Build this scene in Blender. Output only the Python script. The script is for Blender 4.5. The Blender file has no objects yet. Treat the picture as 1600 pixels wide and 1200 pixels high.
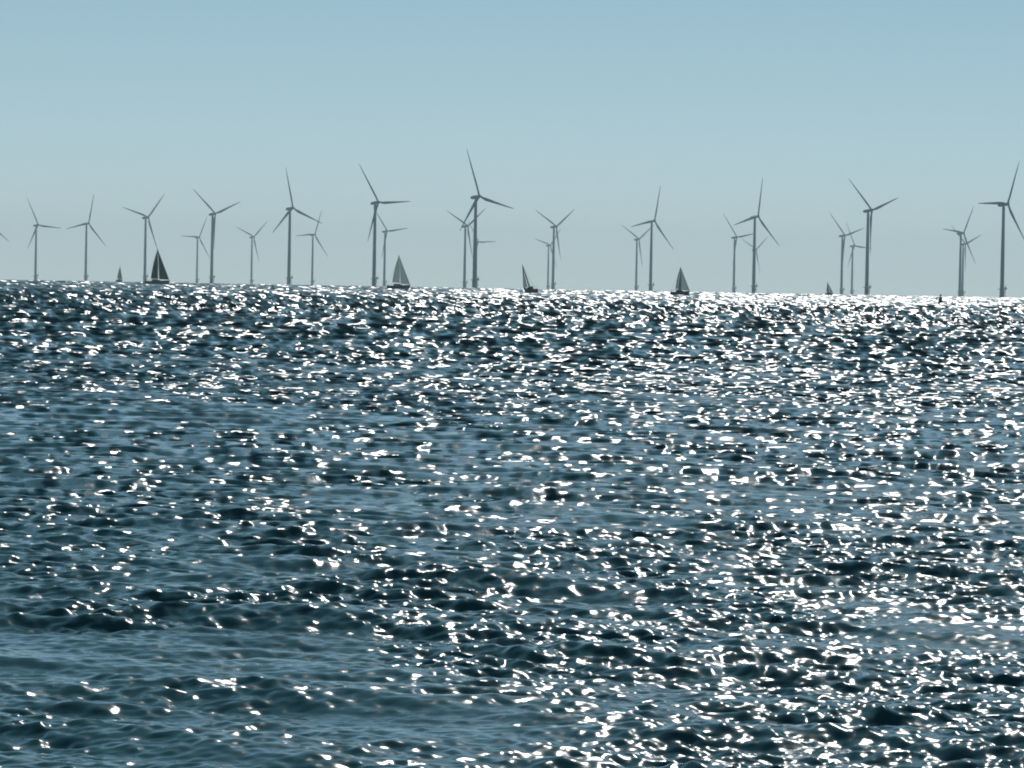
import bpy, bmesh, math
import numpy as np
from mathutils import Vector, Matrix

scene = bpy.context.scene
col = scene.collection
R = math.radians
rng = np.random.default_rng(11)

# ------------------------------------------------------------------ constants
F = 7600.0                 # focal length in pixels of the 1600 px wide photograph
CAM_H = 2.5
EARTH = 7.33e6             # effective earth radius (with refraction)
PITCH = (600 - 444.7) / F
ROLL = R(1.02)
SUN_EL, SUN_AZ = R(32.5), R(5.0)       # azimuth to the right of the view axis (+Y)
HUB_H = 115.0


def drop(d):
    return -d * d / (2 * EARTH)


# ------------------------------------------------------------------ camera
cam_data = bpy.data.cameras.new("camera")
cam = bpy.data.objects.new("camera", cam_data)
col.objects.link(cam)
cam.matrix_world = (Matrix.Translation((0, 0, CAM_H)) @ Matrix.Rotation(math.pi / 2 - PITCH, 4, 'X')
                    @ Matrix.Rotation(ROLL, 4, 'Z'))
cam_data.sensor_width = 36.0
cam_data.lens = F * 36.0 / 1600.0
cam_data.clip_start = 0.5
cam_data.clip_end = 80000.0
scene.camera = cam
CAM_ROT = cam.matrix_world.to_3x3()


def ground_at(px, py, d):
    """point on the curved water at distance d, in the direction of the photograph's pixel column"""
    v = CAM_ROT @ Vector(((px - 800) / F, -(py - 600) / F, -1.0))
    s = d / math.hypot(v.x, v.y)
    return Vector((v.x * s, v.y * s, drop(d)))


# ------------------------------------------------------------------ materials
def new_mat(name):
    m = bpy.data.materials.new(name)
    m.use_nodes = True
    nt = m.node_tree
    return m, nt, nt.nodes["Principled BSDF"]


def paint(name, rgb, rough=0.5, var=0.12, scale=0.6, spec=0.5):
    m, nt, b = new_mat(name)
    tc = nt.nodes.new("ShaderNodeTexCoord")
    no = nt.nodes.new("ShaderNodeTexNoise")
    no.inputs["Scale"].default_value = scale
    no.inputs["Detail"].default_value = 5
    rp = nt.nodes.new("ShaderNodeValToRGB")
    rp.color_ramp.elements[0].position = 0.3
    rp.color_ramp.elements[1].position = 0.7
    rp.color_ramp.elements[0].color = tuple(c * (1 - var) for c in rgb) + (1,)
    rp.color_ramp.elements[1].color = tuple(min(1, c * (1 + var)) for c in rgb) + (1,)
    nt.links.new(tc.outputs["Object"], no.inputs["Vector"])
    nt.links.new(no.outputs["Fac"], rp.inputs["Fac"])
    nt.links.new(rp.outputs["Color"], b.inputs["Base Color"])
    b.inputs["Roughness"].default_value = rough
    b.inputs["Specular IOR Level"].default_value = spec
    return m


def sail_cloth(name, rgb, trans, sheer):
    m, nt, b = new_mat(name)
    b.inputs["Base Color"].default_value = rgb + (1,)
    b.inputs["Roughness"].default_value = 0.8
    out = nt.nodes["Material Output"]
    tl = nt.nodes.new("ShaderNodeBsdfTranslucent")
    wv = nt.nodes.new("ShaderNodeTexWave")
    wv.bands_direction = 'Z'
    wv.inputs["Scale"].default_value = 0.35
    wv.inputs["Distortion"].default_value = 0.6
    tcn = nt.nodes.new("ShaderNodeTexCoord")
    rp = nt.nodes.new("ShaderNodeValToRGB")
    rp.color_ramp.elements[0].color = tuple(c * 0.85 for c in rgb) + (1,)
    rp.color_ramp.elements[1].color = rgb + (1,)
    nt.links.new(tcn.outputs["Object"], wv.inputs["Vector"])
    nt.links.new(wv.outputs["Color"], rp.inputs["Fac"])
    nt.links.new(rp.outputs["Color"], tl.inputs["Color"])
    nt.links.new(rp.outputs["Color"], b.inputs["Base Color"])
    mx = nt.nodes.new("ShaderNodeMixShader")
    mx.inputs[0].default_value = trans
    nt.links.new(b.outputs[0], mx.inputs[1])
    nt.links.new(tl.outputs[0], mx.inputs[2])
    tp = nt.nodes.new("ShaderNodeBsdfTransparent")
    m2 = nt.nodes.new("ShaderNodeMixShader")
    m2.inputs[0].default_value = sheer
    nt.links.new(mx.outputs[0], m2.inputs[1])
    nt.links.new(tp.outputs[0], m2.inputs[2])
    nt.links.new(m2.outputs[0], out.inputs["Surface"])
    return m


M = {
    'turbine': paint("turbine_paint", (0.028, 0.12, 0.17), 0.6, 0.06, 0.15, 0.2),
    'foundation': paint("foundation_paint", (0.07, 0.075, 0.06), 0.6, 0.25, 0.4),
    'steel': paint("platform_steel", (0.06, 0.065, 0.065), 0.6, 0.2, 0.8),
    'dark_hull': paint("dark_hull_paint", (0.02, 0.025, 0.035), 0.35, 0.15, 1.0),
    'mast': paint("mast_metal", (0.12, 0.13, 0.14), 0.45, 0.1, 1.0),
    'cabin': paint("cabin_paint", (0.05, 0.055, 0.06), 0.45, 0.15, 1.0),
    'navy_sail': sail_cloth("navy_sailcloth", (0.006, 0.045, 0.07), 0.2, 0.03),
    'white_sail': sail_cloth("white_sailcloth", (0.24, 0.32, 0.36), 0.45, 0.33),
    'grey_sail': sail_cloth("grey_sailcloth", (0.20, 0.23, 0.24), 0.35, 0.25),
    'buoy': paint("buoy_paint", (0.012, 0.025, 0.02), 0.6, 0.3, 2.0),
}


# ------------------------------------------------------------------ helpers
def mesh_obj(name, bm, mat, parent=None, smooth=True):
    bmesh.ops.recalc_face_normals(bm, faces=bm.faces)
    me = bpy.data.meshes.new(name)
    bm.to_mesh(me)
    bm.free()
    if smooth:
        for p in me.polygons:
            p.use_smooth = True
    me.materials.append(mat)
    o = bpy.data.objects.new(name, me)
    col.objects.link(o)
    if parent:
        o.parent = parent
    return o


def empty(name, loc=(0, 0, 0)):
    o = bpy.data.objects.new(name, None)
    o.empty_display_size = 1
    o.location = loc
    col.objects.link(o)
    return o


def tag(o, label, cat, group=None):
    o["label"] = label
    o["category"] = cat
    if group:
        o["group"] = group


def loft(bm, rings, cap=True):
    """rings: lists of equally many points; closed sections"""
    vs = [[bm.verts.new(p) for p in r] for r in rings]
    n = len(vs[0])
    for a, b in zip(vs[:-1], vs[1:]):
        for i in range(n):
            bm.faces.new((a[i], a[(i + 1) % n], b[(i + 1) % n], b[i]))
    if cap:
        bm.faces.new(vs[0])
        bm.faces.new(list(reversed(vs[-1])))
    return vs


def lathe(bm, prof, n=20, c=(0, 0, 0)):
    loft(bm, [[(c[0] + r * math.cos(2 * math.pi * i / n), c[1] + r * math.sin(2 * math.pi * i / n), c[2] + z)
               for i in range(n)] for r, z in prof])


def tube(bm, a, b, r0, r1=None, n=8):
    a, b = Vector(a), Vector(b)
    r1 = r0 if r1 is None else r1
    d = (b - a).normalized()
    u = d.orthogonal().normalized()
    w = d.cross(u)
    loft(bm, [[p + (u * math.cos(2 * math.pi * i / n) + w * math.sin(2 * math.pi * i / n)) * r for i in range(n)]
              for p, r in ((a, r0), (b, r1))])


def box(bm, lo, hi, bev=0.0):
    r = bmesh.ops.create_cube(bm, size=1.0)
    c = [(l + h) / 2 for l, h in zip(lo, hi)]
    s = [h - l for l, h in zip(lo, hi)]
    for v in r['verts']:
        v.co = Vector((c[0] + v.co.x * s[0], c[1] + v.co.y * s[1], c[2] + v.co.z * s[2]))
    if bev:
        es = list({e for v in r['verts'] for e in v.link_edges})
        bmesh.ops.bevel(bm, geom=es, offset=bev, segments=2, affect='EDGES')


# ------------------------------------------------------------------ wind turbines
PSI, TILT = R(47.0), R(8.0)
ROTOR_R = HUB_H * 0.545
OVERHANG = HUB_H * 0.055
# rotor axis: points to the right and towards the shore, nose slightly up
AXIS = Vector((math.sin(PSI) * math.cos(TILT), -math.cos(PSI) * math.cos(TILT), math.sin(TILT)))
SIDE = Vector((math.cos(PSI), math.sin(PSI), 0))
UPV = SIDE.cross(-AXIS)
if UPV.z < 0:
    UPV = -UPV
# local hub frame: X = SIDE, Y = -AXIS, Z = UPV
HUB_ROT = Matrix((SIDE, -AXIS, UPV)).transposed().to_4x4()


def blade_bm():
    bm = bmesh.new()
    prof = [(0.0, 2.5, 2.5, 0), (0.04, 2.5, 2.3, 4), (0.10, 3.2, 1.6, 12), (0.18, 4.0, 1.1, 12), (0.28, 3.7, 0.85, 9),
            (0.4, 3.1, 0.62, 6), (0.55, 2.5, 0.42, 3.5), (0.7, 1.95, 0.3, 1.5), (0.85, 1.4, 0.2, 0.5), (0.95, 0.95, 0.13, 0),
            (1.0, 0.35, 0.06, 0)]
    rings = []
    n = 14
    for t, ch, th, tw in prof:
        z = 1.6 + t * (ROTOR_R - 1.6)
        a = R(tw)
        bend = -1.4 * t * t            # slight pre-bend away from the tower
        ring = []
        for i in range(n):
            u = 2 * math.pi * i / n
            x = ch * (0.5 * math.cos(u) + (0.2 if t > 0.06 else 0.0))
            y = th * 0.5 * math.sin(u) * (1.0 if t < 0.06 else (1 - 0.45 * math.cos(u)))
            ring.append((x * math.cos(a) - y * math.sin(a), bend + x * math.sin(a) + y * math.cos(a), z))
        rings.append(ring)
    loft(bm, rings)
    return bm


def make_turbine():
    t = empty("wind_turbine")
    bm = bmesh.new()
    lathe(bm, [(2.85, -14), (2.85, 9.0), (3.1, 9.05), (3.1, 9.6), (2.54, 9.65), (2.54, 12.0)], 24)
    tube(bm, (3.9, -1.2, -4), (3.9, -1.2, 9.5), 0.22)          # boat-landing fenders
    tube(bm, (3.9, 1.2, -4), (3.9, 1.2, 9.5), 0.22)
    for z in range(0, 9, 2):
        tube(bm, (3.9, -1.2, z), (3.9, 1.2, z), 0.09, n=6)
        tube(bm, (3.0, 0.0, z), (3.9, 0.0, z), 0.12, n=6)
    mesh_obj("foundation", bm, M['foundation'], t)
    bm = bmesh.new()
    lathe(bm, [(4.9, 9.7), (4.9, 10.3)], 20)
    box(bm, (2.0, -3.2, 9.75), (6.6, 3.2, 10.25))              # laydown area
    box(bm, (3.3, -1.5, 10.3), (5.6, 1.5, 12.7), 0.15)         # switch cabinet
    tube(bm, (4.2, 2.6, 10.2), (4.2, 2.6, 14.2), 0.2)          # davit crane
    tube(bm, (4.2, 2.6, 14.2), (6.4, 2.6, 15.0), 0.16)
    tube(bm, (4.6, -2.0, 9.75), (3.0, -1.0, 5.5), 0.25)        # bracket
    pf = mesh_obj("platform", bm, M['steel'], t, False)
    bm = bmesh.new()
    pts = [(6.6, -3.2), (6.6, 3.2), (2.5, 4.2), (-2.5, 4.2), (-4.8, 0), (-2.5, -4.2), (2.5, -4.2)]
    for (x0, y0), (x1, y1) in zip(pts, pts[1:] + pts[:1]):
        for z in (10.85, 11.45):
            tube(bm, (x0, y0, z), (x1, y1, z), 0.05, n=5)
        tube(bm, (x0, y0, 10.2), (x0, y0, 11.45), 0.06, n=5)
    mesh_obj("railing", bm, M['steel'], pf)
    bm = bmesh.new()
    lathe(bm, [(2.5, 12.0), (2.4, 40.0), (2.12, 70.0), (1.8, 100.0), (1.7, HUB_H - 2.3)], 24)
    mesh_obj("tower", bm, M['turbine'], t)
    # nacelle, lofted along the rotor axis (local -Y is forward)
    bm = bmesh.new()
    rings = []
    for y, w, h in ((-4.0, 1.7, 1.7), (-3.4, 2.0, 2.0), (-1.0, 2.15, 2.1), (4.5, 2.1, 2.1), (7.2, 1.8, 1.75), (8.2, 1.2, 1.2)):
        ring = []
        for i in range(16):
            u = 2 * math.pi * i / 16
            cx, cz = math.cos(u), math.sin(u)
            s = (abs(cx) ** 4 + abs(cz) ** 4) ** -0.25
            ring.append((cx * s * w, y, cz * s * h))
        rings.append(ring)
    loft(bm, rings)
    tube(bm, (0.8, 6.2, 1.9), (0.8, 6.2, 3.6), 0.07, n=6)      # anemometer mast
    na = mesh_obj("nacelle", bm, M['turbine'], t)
    na.matrix_local = Matrix.Translation((0, 0, HUB_H)) @ HUB_ROT
    # hub: axis along local -Y
    bm = bmesh.new()
    prof = [(1.75, 2.0), (2.0, 1.6), (2.05, 0.0), (1.9, -1.1), (1.45, -2.0), (0.8, -2.6), (0.15, -2.85)]
    loft(bm, [[(r * math.cos(2 * math.pi * i / 18), y, r * math.sin(2 * math.pi * i / 18)) for i in range(18)]
              for r, y in prof])
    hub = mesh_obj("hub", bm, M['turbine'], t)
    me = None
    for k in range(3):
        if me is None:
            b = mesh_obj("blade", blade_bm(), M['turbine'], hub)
            me = b.data
        else:
            b = bpy.data.objects.new("blade", me)
            col.objects.link(b)
            b.parent = hub
        b.rotation_euler = (0, R(120 * k), 0)
    return t


def copy_tree(o, parent=None):
    c = o.copy()
    col.objects.link(c)
    if parent:
        c.parent = parent
        c.matrix_parent_inverse = o.matrix_parent_inverse.copy()
    for ch in list(o.children):
        copy_tree(ch, c)
    return c


def q(ox, x, y):
    return ox + x / 4.614, 220 + y / 4.614


# base pixel, height of the hub above the water in pixels, rotor angle (clockwise from up), label
TURB = [
    ((-20, 436.5), 86.0, 7, "wind turbine cut off by the left edge, only a blade tip in view"),
    (q(0, 255, 1000), 86.0, 95, "leftmost wind turbine whose whole tower is in view"),
    (q(0, 617, 1000), 89.9, 18, "hazy wind turbine standing just left of the tiny dark sailboat far off"),
    (q(0, 1043, 1020), 100.7, 45, "grey wind turbine rising directly beside the stern of the navy-sailed yacht"),
    (q(260, 219, 1025), 72.5, 31, "small pale wind turbine between the navy-sailed yacht and a darker, taller turbine"),
    (q(260, 325, 1015), 108.0, 70, "dark V-bladed turbine, the first tall one right of the navy-sailed yacht"),
    (q(260, 612, 1030), 74.5, 51, "pale small turbine standing alone between two tall dark turbines, left of centre"),
    (q(260, 882, 1030), 118.8, 111, "tall dark turbine with one upright blade, its right blade crossing a pale turbine's rotor"),
    (q(260, 1050, 1035), 79.5, 25.5, "pale turbine whose upper blade meets the blade tip of a tall turbine left of it"),
    (q(520, 296, 1040), 130.0, 87.5, "tall dark turbine with one blade level to the right, left of the pale-sailed yacht"),
    (q(520, 370, 1050), 86.5, 83, "grey turbine squeezed between a tall dark turbine and the pale-sailed yacht"),
    (q(520, 948, 1060), 96.5, 56, "grey turbine just left of the turbine with the highest blade tip, under its lower blade"),
    (q(520, 1020, 1055), 142.0, 103.5, "dark wind turbine with the highest blade tip of all, near the centre"),
    ((743.5, 450), 73.0, 88, "faint distant turbine hidden behind the highest turbine, only a level blade showing right"),
    (q(680, 848, 1060), 98.0, 57.5, "grey Y-shaped turbine right of the small heeling sailboat, overlapping a fainter one"),
    (q(680, 812, 1060), 70.0, 45, "faint turbine tucked against the left of the grey Y-shaped turbine"),
    (q(940, 248, 1080), 81.3, 58, "pale turbine in the pair left of the dark-hulled small sailboat, the farther one"),
    (q(940, 352, 1085), 109.0, 19.5, "dark turbine with blade pointing up, next left of the dark-hulled small sailboat"),
    (q(940, 952, 1095), 86.7, 81, "grey turbine of the pair right of the dark-hulled small sailboat, the paler left one"),
    (q(940, 1095, 1095), 118.6, 16, "tall dark turbine with upright blade, second right of the dark-hulled small sailboat"),
    ((1177.5, 457.3), 69.0, 55, "faint turbine hidden behind a tall upright-bladed turbine, only a slanting blade showing right"),
    (q(1100, 990, 1100), 92.0, 75.5, "grey turbine standing just right of the tiny leaning sailboat"),
    (q(1100, 1065, 1105), 77.0, 95, "pale turbine between the grey one by the tiny leaning sailboat and a tall dark one"),
    (q(1100, 1172, 1110), 131.1, 72.5, "tall dark turbine with two blades in a wide V, right of the tiny leaning sailboat"),
    (q(1320, 828, 1115), 98.6, 35.5, "grey turbine right of the channel marker, its left blade level"),
    ((1503.5, 463), 82.5, 70, "faint turbine behind the grey one right of the channel marker, hub below its rotor"),
    (q(1320, 1132, 1130), 144.1, 29, "rightmost tall dark turbine at the right edge with its left blade level"),
]
proto = make_turbine()
for i, (b, H, th, label) in enumerate(TURB):
    t = proto if i == 0 else copy_tree(proto)
    d = F * HUB_H / H
    p = ground_at(b[0], b[1], d)
    t.location = p
    az = math.atan2(p.x, p.y)
    t.rotation_euler = (0, 0, 0)
    hub = [c for c in t.children if c.name.split('.')[0] == 'hub'][0]
    hub.matrix_local = (Matrix.Translation(Vector((0, 0, HUB_H)) + AXIS * OVERHANG) @ HUB_ROT
                        @ Matrix.Rotation(R(th), 4, 'Y'))
    tag(t, label, "wind turbine", "wind turbines along the horizon")


# ------------------------------------------------------------------ sailing boats
def sail_bm(head, tack, clew, camber, roach=0.0, n=14, m=10, thick=0.03):
    """curved triangular sail between three corners; camber along the normal"""
    head, tack, clew = Vector(head), Vector(tack), Vector(clew)
    nrm = (tack - head).cross(clew - head).normalized()
    foot = (clew - tack)
    bm = bmesh.new()
    front, back = [], []
    for side in (0, 1):
        g = []
        for j in range(n + 1):
            v = j / n
            luff = tack.lerp(head, v)
            leech = clew.lerp(head, v) + foot.normalized() * roach * foot.length * math.sin(math.pi * v)
            if v > 0.985:
                leech = luff + foot.normalized() * 0.25
            row = []
            for i in range(m + 1):
                u = i / m
                p = luff.lerp(leech, u)
                p = p + nrm * camber * (leech - luff).length * 4 * u * (1 - u) ** 1.2 * (0.6 + 0.4 * math.sin(math.pi * min(1, v + .25)))
                row.append(bm.verts.new(p + nrm * (thick * side)))
            g.append(row)
        (front if side == 0 else back).extend(g)
        for j in range(n):
            for i in range(m):
                bm.faces.new((g[j][i], g[j][i + 1], g[j + 1][i + 1], g[j + 1][i]))
    border = lambda g: ([g[0][i] for i in range(m + 1)] + [g[j][m] for j in range(1, n + 1)]
                        + [g[n][i] for i in range(m - 1, -1, -1)] + [g[j][0] for j in range(n - 1, 0, -1)])
    A, B = border(front), border(back)
    for k in range(len(A)):
        k2 = (k + 1) % len(A)
        bm.faces.new((A[k], A[k2], B[k2], B[k]))
    return bm


def edge_tape(sail, head, corner, r):
    """dark reinforced border along a sail's sloping edge: follows the sail mesh's outermost points"""
    head, corner = Vector(head), Vector(corner)
    n, m_ = 14, 10
    vs = [v.co for v in sail.data.vertices]
    col_ = 0 if (vs[0] - corner).length < (vs[m_] - corner).length else m_
    pts = [vs[j * (m_ + 1) + col_].copy() for j in range(n + 1)]
    bm = bmesh.new()
    for a_, b_ in zip(pts[:-1], pts[1:]):
        if (a_ - b_).length > 1e-4:
            tube(bm, a_, b_, r * 1.15, n=6)
    mesh_obj("sail_border", bm, M['mast'], sail)


def hull_bm(L, B, free, draft):
    """bow towards +X, stern at -L/2"""
    bm = bmesh.new()
    rings = []
    for k in range(15):
        s = k / 14.0
        x = -L / 2 + s * L
        w = B / 2 * (0.72 + 0.28 * math.sin(math.pi * min(1, s / 0.45) / 2)) if s < 0.45 else B / 2 * max(0.015, (1 - ((s - 0.45) / 0.55) ** 2.1))
        top = free * (0.92 + 0.42 * (s - 0.25) ** 2 * 1.6)
        dr = -draft * max(0.05, math.sin(math.pi * min(1, 0.12 + s * 0.9)))
        rake = 0.06 * L * max(0, s - 0.85) / 0.15
        ring = []
        for a, z in ((-1, 1.0), (-0.98, 0.55), (-0.82, 0.12), (-0.45, -0.6), (0, -1.0), (0.45, -0.6), (0.82, 0.12), (0.98, 0.55), (1, 1.0)):
            zz = top * z if z > 0 else -dr * z
            ring.append((x + rake * max(0, z), a * w, zz))
        ring += [(x + rake, 0.5 * w, top + 0.05), (x + rake, -0.5 * w, top + 0.05)]
        rings.append(ring)
    loft(bm, rings)
    return bm


def sailboat(loc, L, mast_h, heading, heel, sails, label, main_ang=8, jib=1.0, boom_len=0.36, jib_ang=6, mast_x=0.06,
             group="sailing boats on the water", camber=0.1, free=None, main_top=0.985, jib_top=0.86, low=0.1):
    """heading: angle of the bow from +X (right in the picture) about Z; heel: lean towards the boat's own port (+) side"""
    t = empty("sailboat", loc)
    B = L * 0.3
    free = free or 0.15 * L
    mesh_obj("hull", hull_bm(L, B, free, 0.06 * L), M['dark_hull'], t)
    bm = bmesh.new()
    rings = []
    for x, w, h in ((-0.2, .29, .25), (-0.17, .3, .62), (0.02, .28, .6), (0.12, .2, .42), (0.2, .1, .12)):
        hw, hh = w * B, h * free
        rings.append([(x * L, -hw, free * .9), (x * L, -hw * .9, free * .95 + hh * .8), (x * L, -hw * .6, free * .95 + hh),
                      (x * L, hw * .6, free * .95 + hh), (x * L, hw * .9, free * .95 + hh * .8), (x * L, hw, free * .9)])
    loft(bm, rings)
    mesh_obj("cabin", bm, M['cabin'], t, False)
    mx = mast_x * L
    r = 0.009 * mast_h ** 0.5 * 3.2
    bm = bmesh.new()
    tube(bm, (mx, 0, free * .9), (mx - 0.01 * mast_h, 0, mast_h), r, r * .6, 10)
    tube(bm, (mx - .004 * mast_h, -0.3 * B, mast_h * .5), (mx - .004 * mast_h, 0.3 * B, mast_h * .5), r * .4, n=6)
    tube(bm, (mx - 0.01 * mast_h, 0, mast_h), (mx - 0.01 * mast_h - .25, 0, mast_h + .5), r * .25, n=6)
    mesh_obj("mast", bm, M['mast'], t)
    zb = free + low * mast_h
    a = R(main_ang)
    end = Vector((mx - boom_len * L * math.cos(a), boom_len * L * math.sin(a), zb - .15))
    bm = bmesh.new()
    tube(bm, (mx - r, 0, zb - .15), end, r * .75, r * .6, 8)
    mesh_obj("boom", bm, M['mast'], t)
    bow = Vector((0.5 * L + .04 * L, 0, free * 1.12))
    head_f = Vector((mx - .004 * mast_h, 0, mast_h * max(jib_top, .86)))
    bm = bmesh.new()
    tube(bm, bow, head_f, r * .35, n=6)
    tube(bm, (-.49 * L, 0, free), (mx - .01 * mast_h, 0, mast_h), r * .25, n=6)
    for s in (-1, 1):
        tube(bm, (mx - .02 * L, s * .46 * B, free), (mx - .004 * mast_h, s * .3 * B, mast_h * .5), r * .22, n=6)
        tube(bm, (mx - .004 * mast_h, s * .3 * B, mast_h * .5), (mx - .009 * mast_h, 0, mast_h * .93), r * .22, n=6)
    mesh_obj("rigging", bm, M['mast'], t)
    head_m = Vector((mx - .01 * mast_h - r, 0, mast_h * main_top))
    o_main = mesh_obj("mainsail", sail_bm(head_m, (mx - r - .02, 0, zb),
                                          end + Vector((.15, 0, .2)), camber, 0.12), M[sails[0]], t)
    edge_tape(o_main, head_m, end + Vector((.15, 0, .2)), r)
    if jib:
        j = R(jib_ang)
        tack = bow.lerp(head_f, .04)
        foot = (bow.x - mx) * jib
        clew = Vector((tack.x - foot * math.cos(j), foot * math.sin(j), tack.z + .25))
        head_j = bow.lerp(head_f, .04 + .96 * jib_top / max(jib_top, .86))
        o_jib = mesh_obj("jib", sail_bm(head_j, tack, clew, camber * 1.2), M[sails[1]], t)
        edge_tape(o_jib, head_j, tack, r)
    # steering wheel pedestal, guard rail
    bm = bmesh.new()
    for s in (-1, 1):
        pts = []
        for k in range(8):
            x = -.46 + k * .13
            w = B / 2 * (0.95 if x < .05 else max(.03, 1 - ((x + .5 - .45) / .55) ** 2.1))
            pts.append(Vector((x * L, s * w * .92, free * (1.0 + .1 * max(0, x)))))
        for p_, p2 in zip(pts, pts[1:] + [None]):
            tube(bm, p_, p_ + Vector((0, 0, .65)), .02, n=5)
            if p2:
                tube(bm, p_ + Vector((0, 0, .62)), p2 + Vector((0, 0, .62)), .015, n=5)
    mesh_obj("guard_rail", bm, M['mast'], t)
    t.rotation_euler = (Matrix.Rotation(R(heading), 3, 'Z') @ Matrix.Rotation(R(-heel), 3, 'X')).to_euler()
    tag(t, label, "sailboat", group)
    return t


def boat_px(px, py, d):
    return ground_at(px, py, d)


sailboat(boat_px(244.5, 443.5, 2500), 12.3, 17.8, 10, 3, ('navy_sail', 'navy_sail'),
         "largest yacht with dark navy sails, far left in front of turbines", main_ang=10, jib=.86, boom_len=.3, free=1.5, low=.07,
         jib_top=.95)
sailboat(boat_px(622, 451, 2250), 10.4, 15.4, 10, 3, ('white_sail', 'white_sail'),
         "yacht with pale see-through sails and long black hull, left of centre", main_ang=12, jib=.85, boom_len=.32, free=1.45, jib_top=.93)
sailboat(boat_px(830, 458, 1650), 7.2, 10.3, 122, 21, ('white_sail', 'white_sail'),
         "small sailboat leaning left, seen nearly end-on with narrow curved sails", main_ang=20, jib=.9, camber=.13, free=1.45,
         jib_top=.92)
sailboat(boat_px(1062, 460.5, 1800), 6.9, 10.2, 8, 2, ('white_sail', 'white_sail'),
         "small dark-hulled sailboat with pale sails, right of centre", main_ang=14, jib=1.25, boom_len=.3, free=1.2, jib_top=.95)
sailboat(boat_px(186.5, 441, 4000), 9.0, 13.2, 66, -2, ('grey_sail', 'grey_sail'),
         "tiny distant sailboat with one narrow dark sail, near the left edge", main_ang=14, jib=.8, free=1.6)
sailboat(boat_px(1296, 462.5, 3200), 6.0, 9.0, 38, 14, ('grey_sail', 'grey_sail'),
         "tiny pale sailboat leaning left, beside a grey turbine on the right", main_ang=12, jib=.7, free=1.3)

# ------------------------------------------------------------------ channel marker
mk = empty("channel_marker", ground_at(1469.5, 473.5, 1190))
bm = bmesh.new()
lathe(bm, [(.12, -.6), (.6, -.45), (.62, .2), (.55, .4), (.45, .5), (.4, 1.4), (.15, 1.48)], 18)
mesh_obj("buoy_body", bm, M['buoy'], mk)
bm = bmesh.new()
lathe(bm, [(.06, 1.45), (.06, 1.6), (.36, 1.62), (.03, 2.2)], 14)
mesh_obj("topmark", bm, M['buoy'], mk)
tag(mk, "small dark channel marker floating alone left of the rightmost turbines", "buoy")

# ------------------------------------------------------------------ water
FS = F * 1024 / 1600.0     # pixels per radian of the rendered picture, for choosing the mesh density


def smooth(a, b, x):
    t = np.clip((x - a) / (b - a), 0, 1)
    return t * t * (3 - 2 * t)


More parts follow.
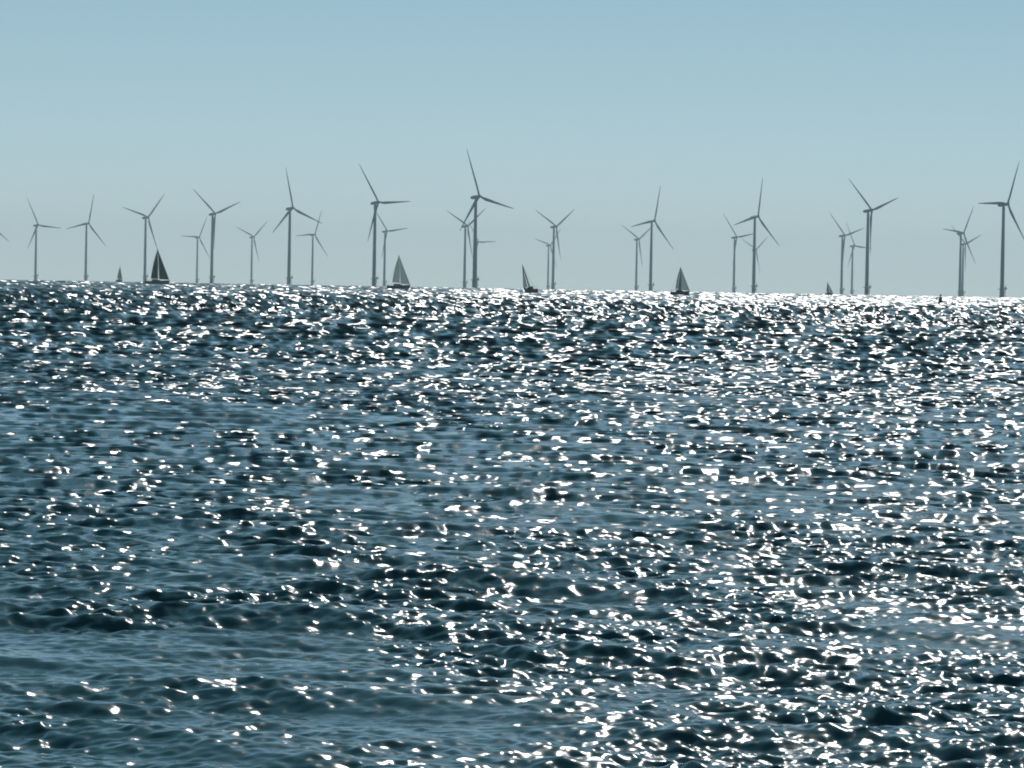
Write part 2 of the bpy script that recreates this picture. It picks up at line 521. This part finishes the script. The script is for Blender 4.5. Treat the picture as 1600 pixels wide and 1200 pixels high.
def build_water():
    # distances of the rings: even steps of viewing angle, finer close by
    dep = 0.135
    ds = []
    while True:
        # true depression including the earth's curvature
        d = CAM_H / dep
        ds.append(d)
        px = dep * FS
        step = 0.6 - .15 * float(smooth(30, 38, d)) + .4 * float(smooth(100, 200, d)) + 1.0 * float(smooth(260, 450, d)) - 1.15 * float(smooth(500, 1200, d))
        dep -= step / FS
        if CAM_H / max(dep, 1e-9) > 6000 or dep <= 0:
            break
    ds += list(np.geomspace(ds[-1] * 1.08, 17000, 14))
    ds = np.array([0.6, 3, 8, 14] + ds)
    fine = np.arange(-R(13.5), R(13.5), 3.1 / FS)
    left = -np.concatenate([np.geomspace(R(13.6), R(180), 60)])[::-1]
    az = np.concatenate([left, fine, -left[::-1][:-1]])
    nr, na = len(ds), len(az)
    A, D = np.meshgrid(az, ds)
    infine = (np.abs(A) < R(13.4))
    # jitter so that the mesh leaves no rows or columns in the glitter
    cell_a = 3.1 / FS
    A = A + np.where(infine, rng.uniform(-.42, .42, A.shape) * cell_a, 0)
    dd = np.gradient(ds)[:, None] * np.ones_like(D)
    jit = rng.uniform(-.33, .33, D.shape)
    D = D + np.where(infine & (D < 16000), jit * dd * smooth(250, 500, D), 0)
    X, Y = (D * np.sin(A)).astype(np.float32), (D * np.cos(A)).astype(np.float32)
    # wave components
    lam = np.concatenate([np.geomspace(0.085, 0.26, 30), np.geomspace(0.28, 0.85, 40), np.geomspace(0.9, 2.4, 30), np.geomspace(2.6, 5.0, 16)])
    n = len(lam)
    k = 2 * np.pi / lam
    main = R(-100)      # waves run towards the shore, a little to the left
    spread = np.select([lam < .27, lam < .87, lam < 2.5], [1.4, 0.55, 0.42], 0.5)
    wr = np.random.default_rng(WAVE_SEED)
    th = main + wr.normal(size=n) * spread
    ph = wr.uniform(0, 2 * np.pi, n)
    srms = np.select([lam < .27, lam < .87, lam < 2.5], [SL_CAP / math.sqrt(30), SL_RIP / math.sqrt(40), SL_MID / math.sqrt(30)], SL_LONG / 4)
    amp = srms * math.sqrt(2) / k
    # gusty patches: ripples stronger here, weaker there
    pat = np.zeros_like(X)
    for lw in (1.7, 2.4, 3.3, 4.6, 6.5, 9.0, 14.0, 30.0):
        for _ in range(2):
            a_ = wr.uniform(0, 2 * np.pi)
            pat += np.sin(2 * np.pi / lw * (X * np.cos(a_) + Y * np.sin(a_) * .6) + wr.uniform(0, 6.28))
    pat = 1.0 + 0.36 * np.clip(pat / 2.8, -1.5, 1.5)
    H = np.zeros_like(X)
    Sx, Sy = np.zeros_like(X), np.zeros_like(X)
    Sx2, Sy2 = np.zeros_like(X), np.zeros_like(X)
    loc_sp = np.maximum(dd, D * cell_a)
    Vlost = np.zeros_like(X)
    for i in range(n):
        kx, ky = float(k[i] * math.cos(th[i])), float(k[i] * math.sin(th[i]))
        arg = kx * X + ky * Y + ph[i]
        m = pat if lam[i] < 0.9 else 1.0
        c, s = np.cos(arg), np.sin(arg)
        geo = smooth(1.6, 3.0, lam[i] / loc_sp)
        H += amp[i] * c * geo * m
        keep = smooth(1.1, 2.4, lam[i] / loc_sp)
        Vlost += (1 - keep ** 2) * (srms[i] * m) ** 2 * 0.5
        m = m * keep
        Sx += -amp[i] * kx * s * m
        Sy += -amp[i] * ky * s * m
        s2 = np.sin((kx * .83) * X + (ky * 1.19) * Y + 37.0 * i)
        Sx2 += -amp[i] * kx * s2 * m
        Sy2 += -amp[i] * ky * s2 * m
    H *= infine * (1 - 0.8 * smooth(45, 130, D))     # distant waves: kept low, their slopes stay in the normals
    # far away, only the wave faces turned to the shore are in sight
    ur = np.stack([np.sin(A), np.cos(A)])
    sr = Sx * ur[0] + Sy * ur[1]
    sr2 = Sx2 * ur[0] + Sy2 * ur[1]
    st = Sx * ur[1] - Sy * ur[0]
    # ripples too small for the mesh points: chance slopes of the same steepness stand in for them
    def chance():
        g = rng.normal(size=D.shape)

        def blur(a_, ker, axis):
            ker = np.array(ker, float)
            ker /= np.sqrt((ker ** 2).sum())
            n_ = len(ker) // 2
            return sum(kv * np.roll(a_, j - n_, axis) for j, kv in enumerate(ker))
        near = blur(blur(g, [1, 2.5, 3, 3, 2.5, 1], 0), [1, 2, 2, 1], 1)
        mid_ = blur(g, [0, 1, .7], 1)
        t1, t2 = smooth(280, 420, D), smooth(800, 1500, D)
        out = near * (1 - t1) + mid_ * t1
        return out * (1 - t2) + g * t2
    lost = np.sqrt(Vlost) * (1 + 0.45 * smooth(60, 300, D)) * (1 - 0.42 * smooth(500, 1300, D))
    sr, sr2 = sr + chance() * lost, sr2 + chance() * lost
    st = st + chance() * lost * 1.1
    w = smooth(25, 140, D)
    sr_vis = np.hypot(sr, sr2)
    sr = sr * (1 - w) + sr_vis * w
    Sx = sr * ur[0] + st * ur[1]
    Sy = sr * ur[1] - st * ur[0]
    N = np.stack([-Sx, -Sy, np.ones_like(Sx)], -1)
    N /= np.linalg.norm(N, axis=-1, keepdims=True)
    Z = H - D * D / (2 * EARTH)
    co = np.stack([X, Y, Z], -1).reshape(-1, 3)
    idx = np.arange(nr * na).reshape(nr, na)
    q1 = np.stack([idx[:-1, :-1], idx[:-1, 1:], idx[1:, 1:], idx[1:, :-1]], -1).reshape(-1, 4)
    qw = np.stack([idx[:-1, -1], idx[:-1, 0], idx[1:, 0], idx[1:, -1]], -1).reshape(-1, 4)
    faces = np.concatenate([q1, qw])[:, ::-1]
    me = bpy.data.meshes.new("water")
    me.vertices.add(len(co))
    me.vertices.foreach_set("co", co.astype(np.float32).ravel())
    me.loops.add(faces.size)
    me.polygons.add(len(faces))
    me.loops.foreach_set("vertex_index", faces.astype(np.int32).ravel())
    me.polygons.foreach_set("loop_start", np.arange(0, faces.size, 4, dtype=np.int32))
    me.polygons.foreach_set("use_smooth", np.ones(len(faces), dtype=bool))
    me.update(calc_edges=True)
    at = me.attributes.new("wave_normal", 'FLOAT_VECTOR', 'POINT')
    at.data.foreach_set("vector", N.reshape(-1, 3).astype(np.float32).ravel())
    # ripples too small to see one by one count as roughness, more of them the farther away
    ra = me.attributes.new("ripple_roughness", 'FLOAT', 'POINT')
    ra.data.foreach_set("value", (0.108 + 0.012 * smooth(30, 400, D) + 0.05 * smooth(450, 1500, D)).astype(np.float32).ravel())
    o = bpy.data.objects.new("water", me)
    col.objects.link(o)
    o["kind"] = "structure"
    return o


WAVE_SEED = 5
SL_CAP, SL_RIP, SL_MID, SL_LONG = 0.188, 0.155, 0.085, 0.045
water = build_water()
m, nt, b = new_mat("sea_water")
b.inputs["Base Color"].default_value = (0.015, 0.075, 0.088, 1)
b.inputs["Roughness"].default_value = 0.08
b.inputs["IOR"].default_value = 1.333
at = nt.nodes.new("ShaderNodeAttribute")
at.attribute_name = "wave_normal"
nt.links.new(at.outputs["Vector"], b.inputs["Normal"])
ar = nt.nodes.new("ShaderNodeAttribute")
ar.attribute_name = "ripple_roughness"
nt.links.new(ar.outputs["Fac"], b.inputs["Roughness"])
water.data.materials.append(m)

# ------------------------------------------------------------------ haze
bm = bmesh.new()
box(bm, (-9000, -400, drop(17000) - 1.5), (9000, 17200, 190.0))
hm = bpy.data.materials.new("haze_air")
hm.use_nodes = True
hn = hm.node_tree
for nd in list(hn.nodes):
    if nd.type != 'OUTPUT_MATERIAL':
        hn.nodes.remove(nd)
pv = hn.nodes.new("ShaderNodeVolumePrincipled")
pv.inputs["Color"].default_value = (0.66, 0.91, 1.0, 1)
pv.inputs["Density"].default_value = 4.8e-5
pv.inputs["Anisotropy"].default_value = 0.15
hn.links.new(pv.outputs[0], hn.nodes["Material Output"].inputs["Volume"])
haze = mesh_obj("haze", bm, hm, None, False)
haze["kind"] = "stuff"

# ------------------------------------------------------------------ sky and sun
world = bpy.data.worlds.new("World")
scene.world = world
world.use_nodes = True
wn = world.node_tree
bg = wn.nodes["Background"]
sky = wn.nodes.new("ShaderNodeTexSky")
sky.sky_type = 'NISHITA'
sky.sun_disc = False
sky.sun_elevation = SUN_EL
sky.sun_rotation = SUN_AZ
sky.air_density = 1.0
sky.dust_density = 0.0
sky.ozone_density = 6.0
hs = wn.nodes.new("ShaderNodeHueSaturation")
hs.inputs["Saturation"].default_value = 0.70
tint = wn.nodes.new("ShaderNodeMix")
tint.data_type = 'RGBA'
tint.blend_type = 'MULTIPLY'
tint.inputs[0].default_value = 1.0
tc = wn.nodes.new("ShaderNodeTexCoord")
sx = wn.nodes.new("ShaderNodeSeparateXYZ")
mr = wn.nodes.new("ShaderNodeMapRange")
mr.inputs[1].default_value, mr.inputs[2].default_value = 0.0, 0.4
lo_hi = wn.nodes.new("ShaderNodeValToRGB")                 # added sky tint by height above the horizon; upper sky dimmed to darken reflections
lo_hi.color_ramp.interpolation = 'LINEAR'
els = lo_hi.color_ramp.elements
els[0].position, els[0].color = 0.0, (0.79, 0.91, 1.08, 1)
els[1].position, els[1].color = 0.75, (0.385, 0.575, 0.51, 1)
e = els.new(0.16)
e.color = (0.535, 0.69, 0.77, 1)
wn.links.new(tc.outputs["Generated"], sx.inputs[0])
wn.links.new(sx.outputs["Z"], mr.inputs[0])
wn.links.new(mr.outputs[0], lo_hi.inputs[0])
wn.links.new(lo_hi.outputs[0], tint.inputs[7])
wn.links.new(sky.outputs[0], hs.inputs["Color"])
wn.links.new(hs.outputs[0], tint.inputs[6])
wn.links.new(tint.outputs[2], bg.inputs["Color"])
bg.inputs["Strength"].default_value = 0.080

sl = bpy.data.lights.new("sun", 'SUN')
sl.energy = 3.5
sl.angle = R(0.53)
sl.color = (1.0, 0.97, 0.92)
so = bpy.data.objects.new("sun", sl)
col.objects.link(so)
sd = Vector((math.sin(SUN_AZ) * math.cos(SUN_EL), math.cos(SUN_AZ) * math.cos(SUN_EL), math.sin(SUN_EL)))
so.rotation_euler = sd.to_track_quat('Z', 'Y').to_euler()
so.location = (0, 0, 60)

# ------------------------------------------------------------------ render settings
scene.view_settings.view_transform = 'Standard'
scene.view_settings.look = 'None'
scene.view_settings.exposure = 0.0
scene.view_settings.gamma = 1.0
scene.render.engine = 'CYCLES'
cy = scene.cycles
cy.max_bounces = 6
cy.volume_bounces = 0
cy.pixel_filter_type = 'BLACKMAN_HARRIS'
cy.filter_width = 1.9
cy.sample_clamp_indirect = 3.0
cy.sample_clamp_direct = 3.4
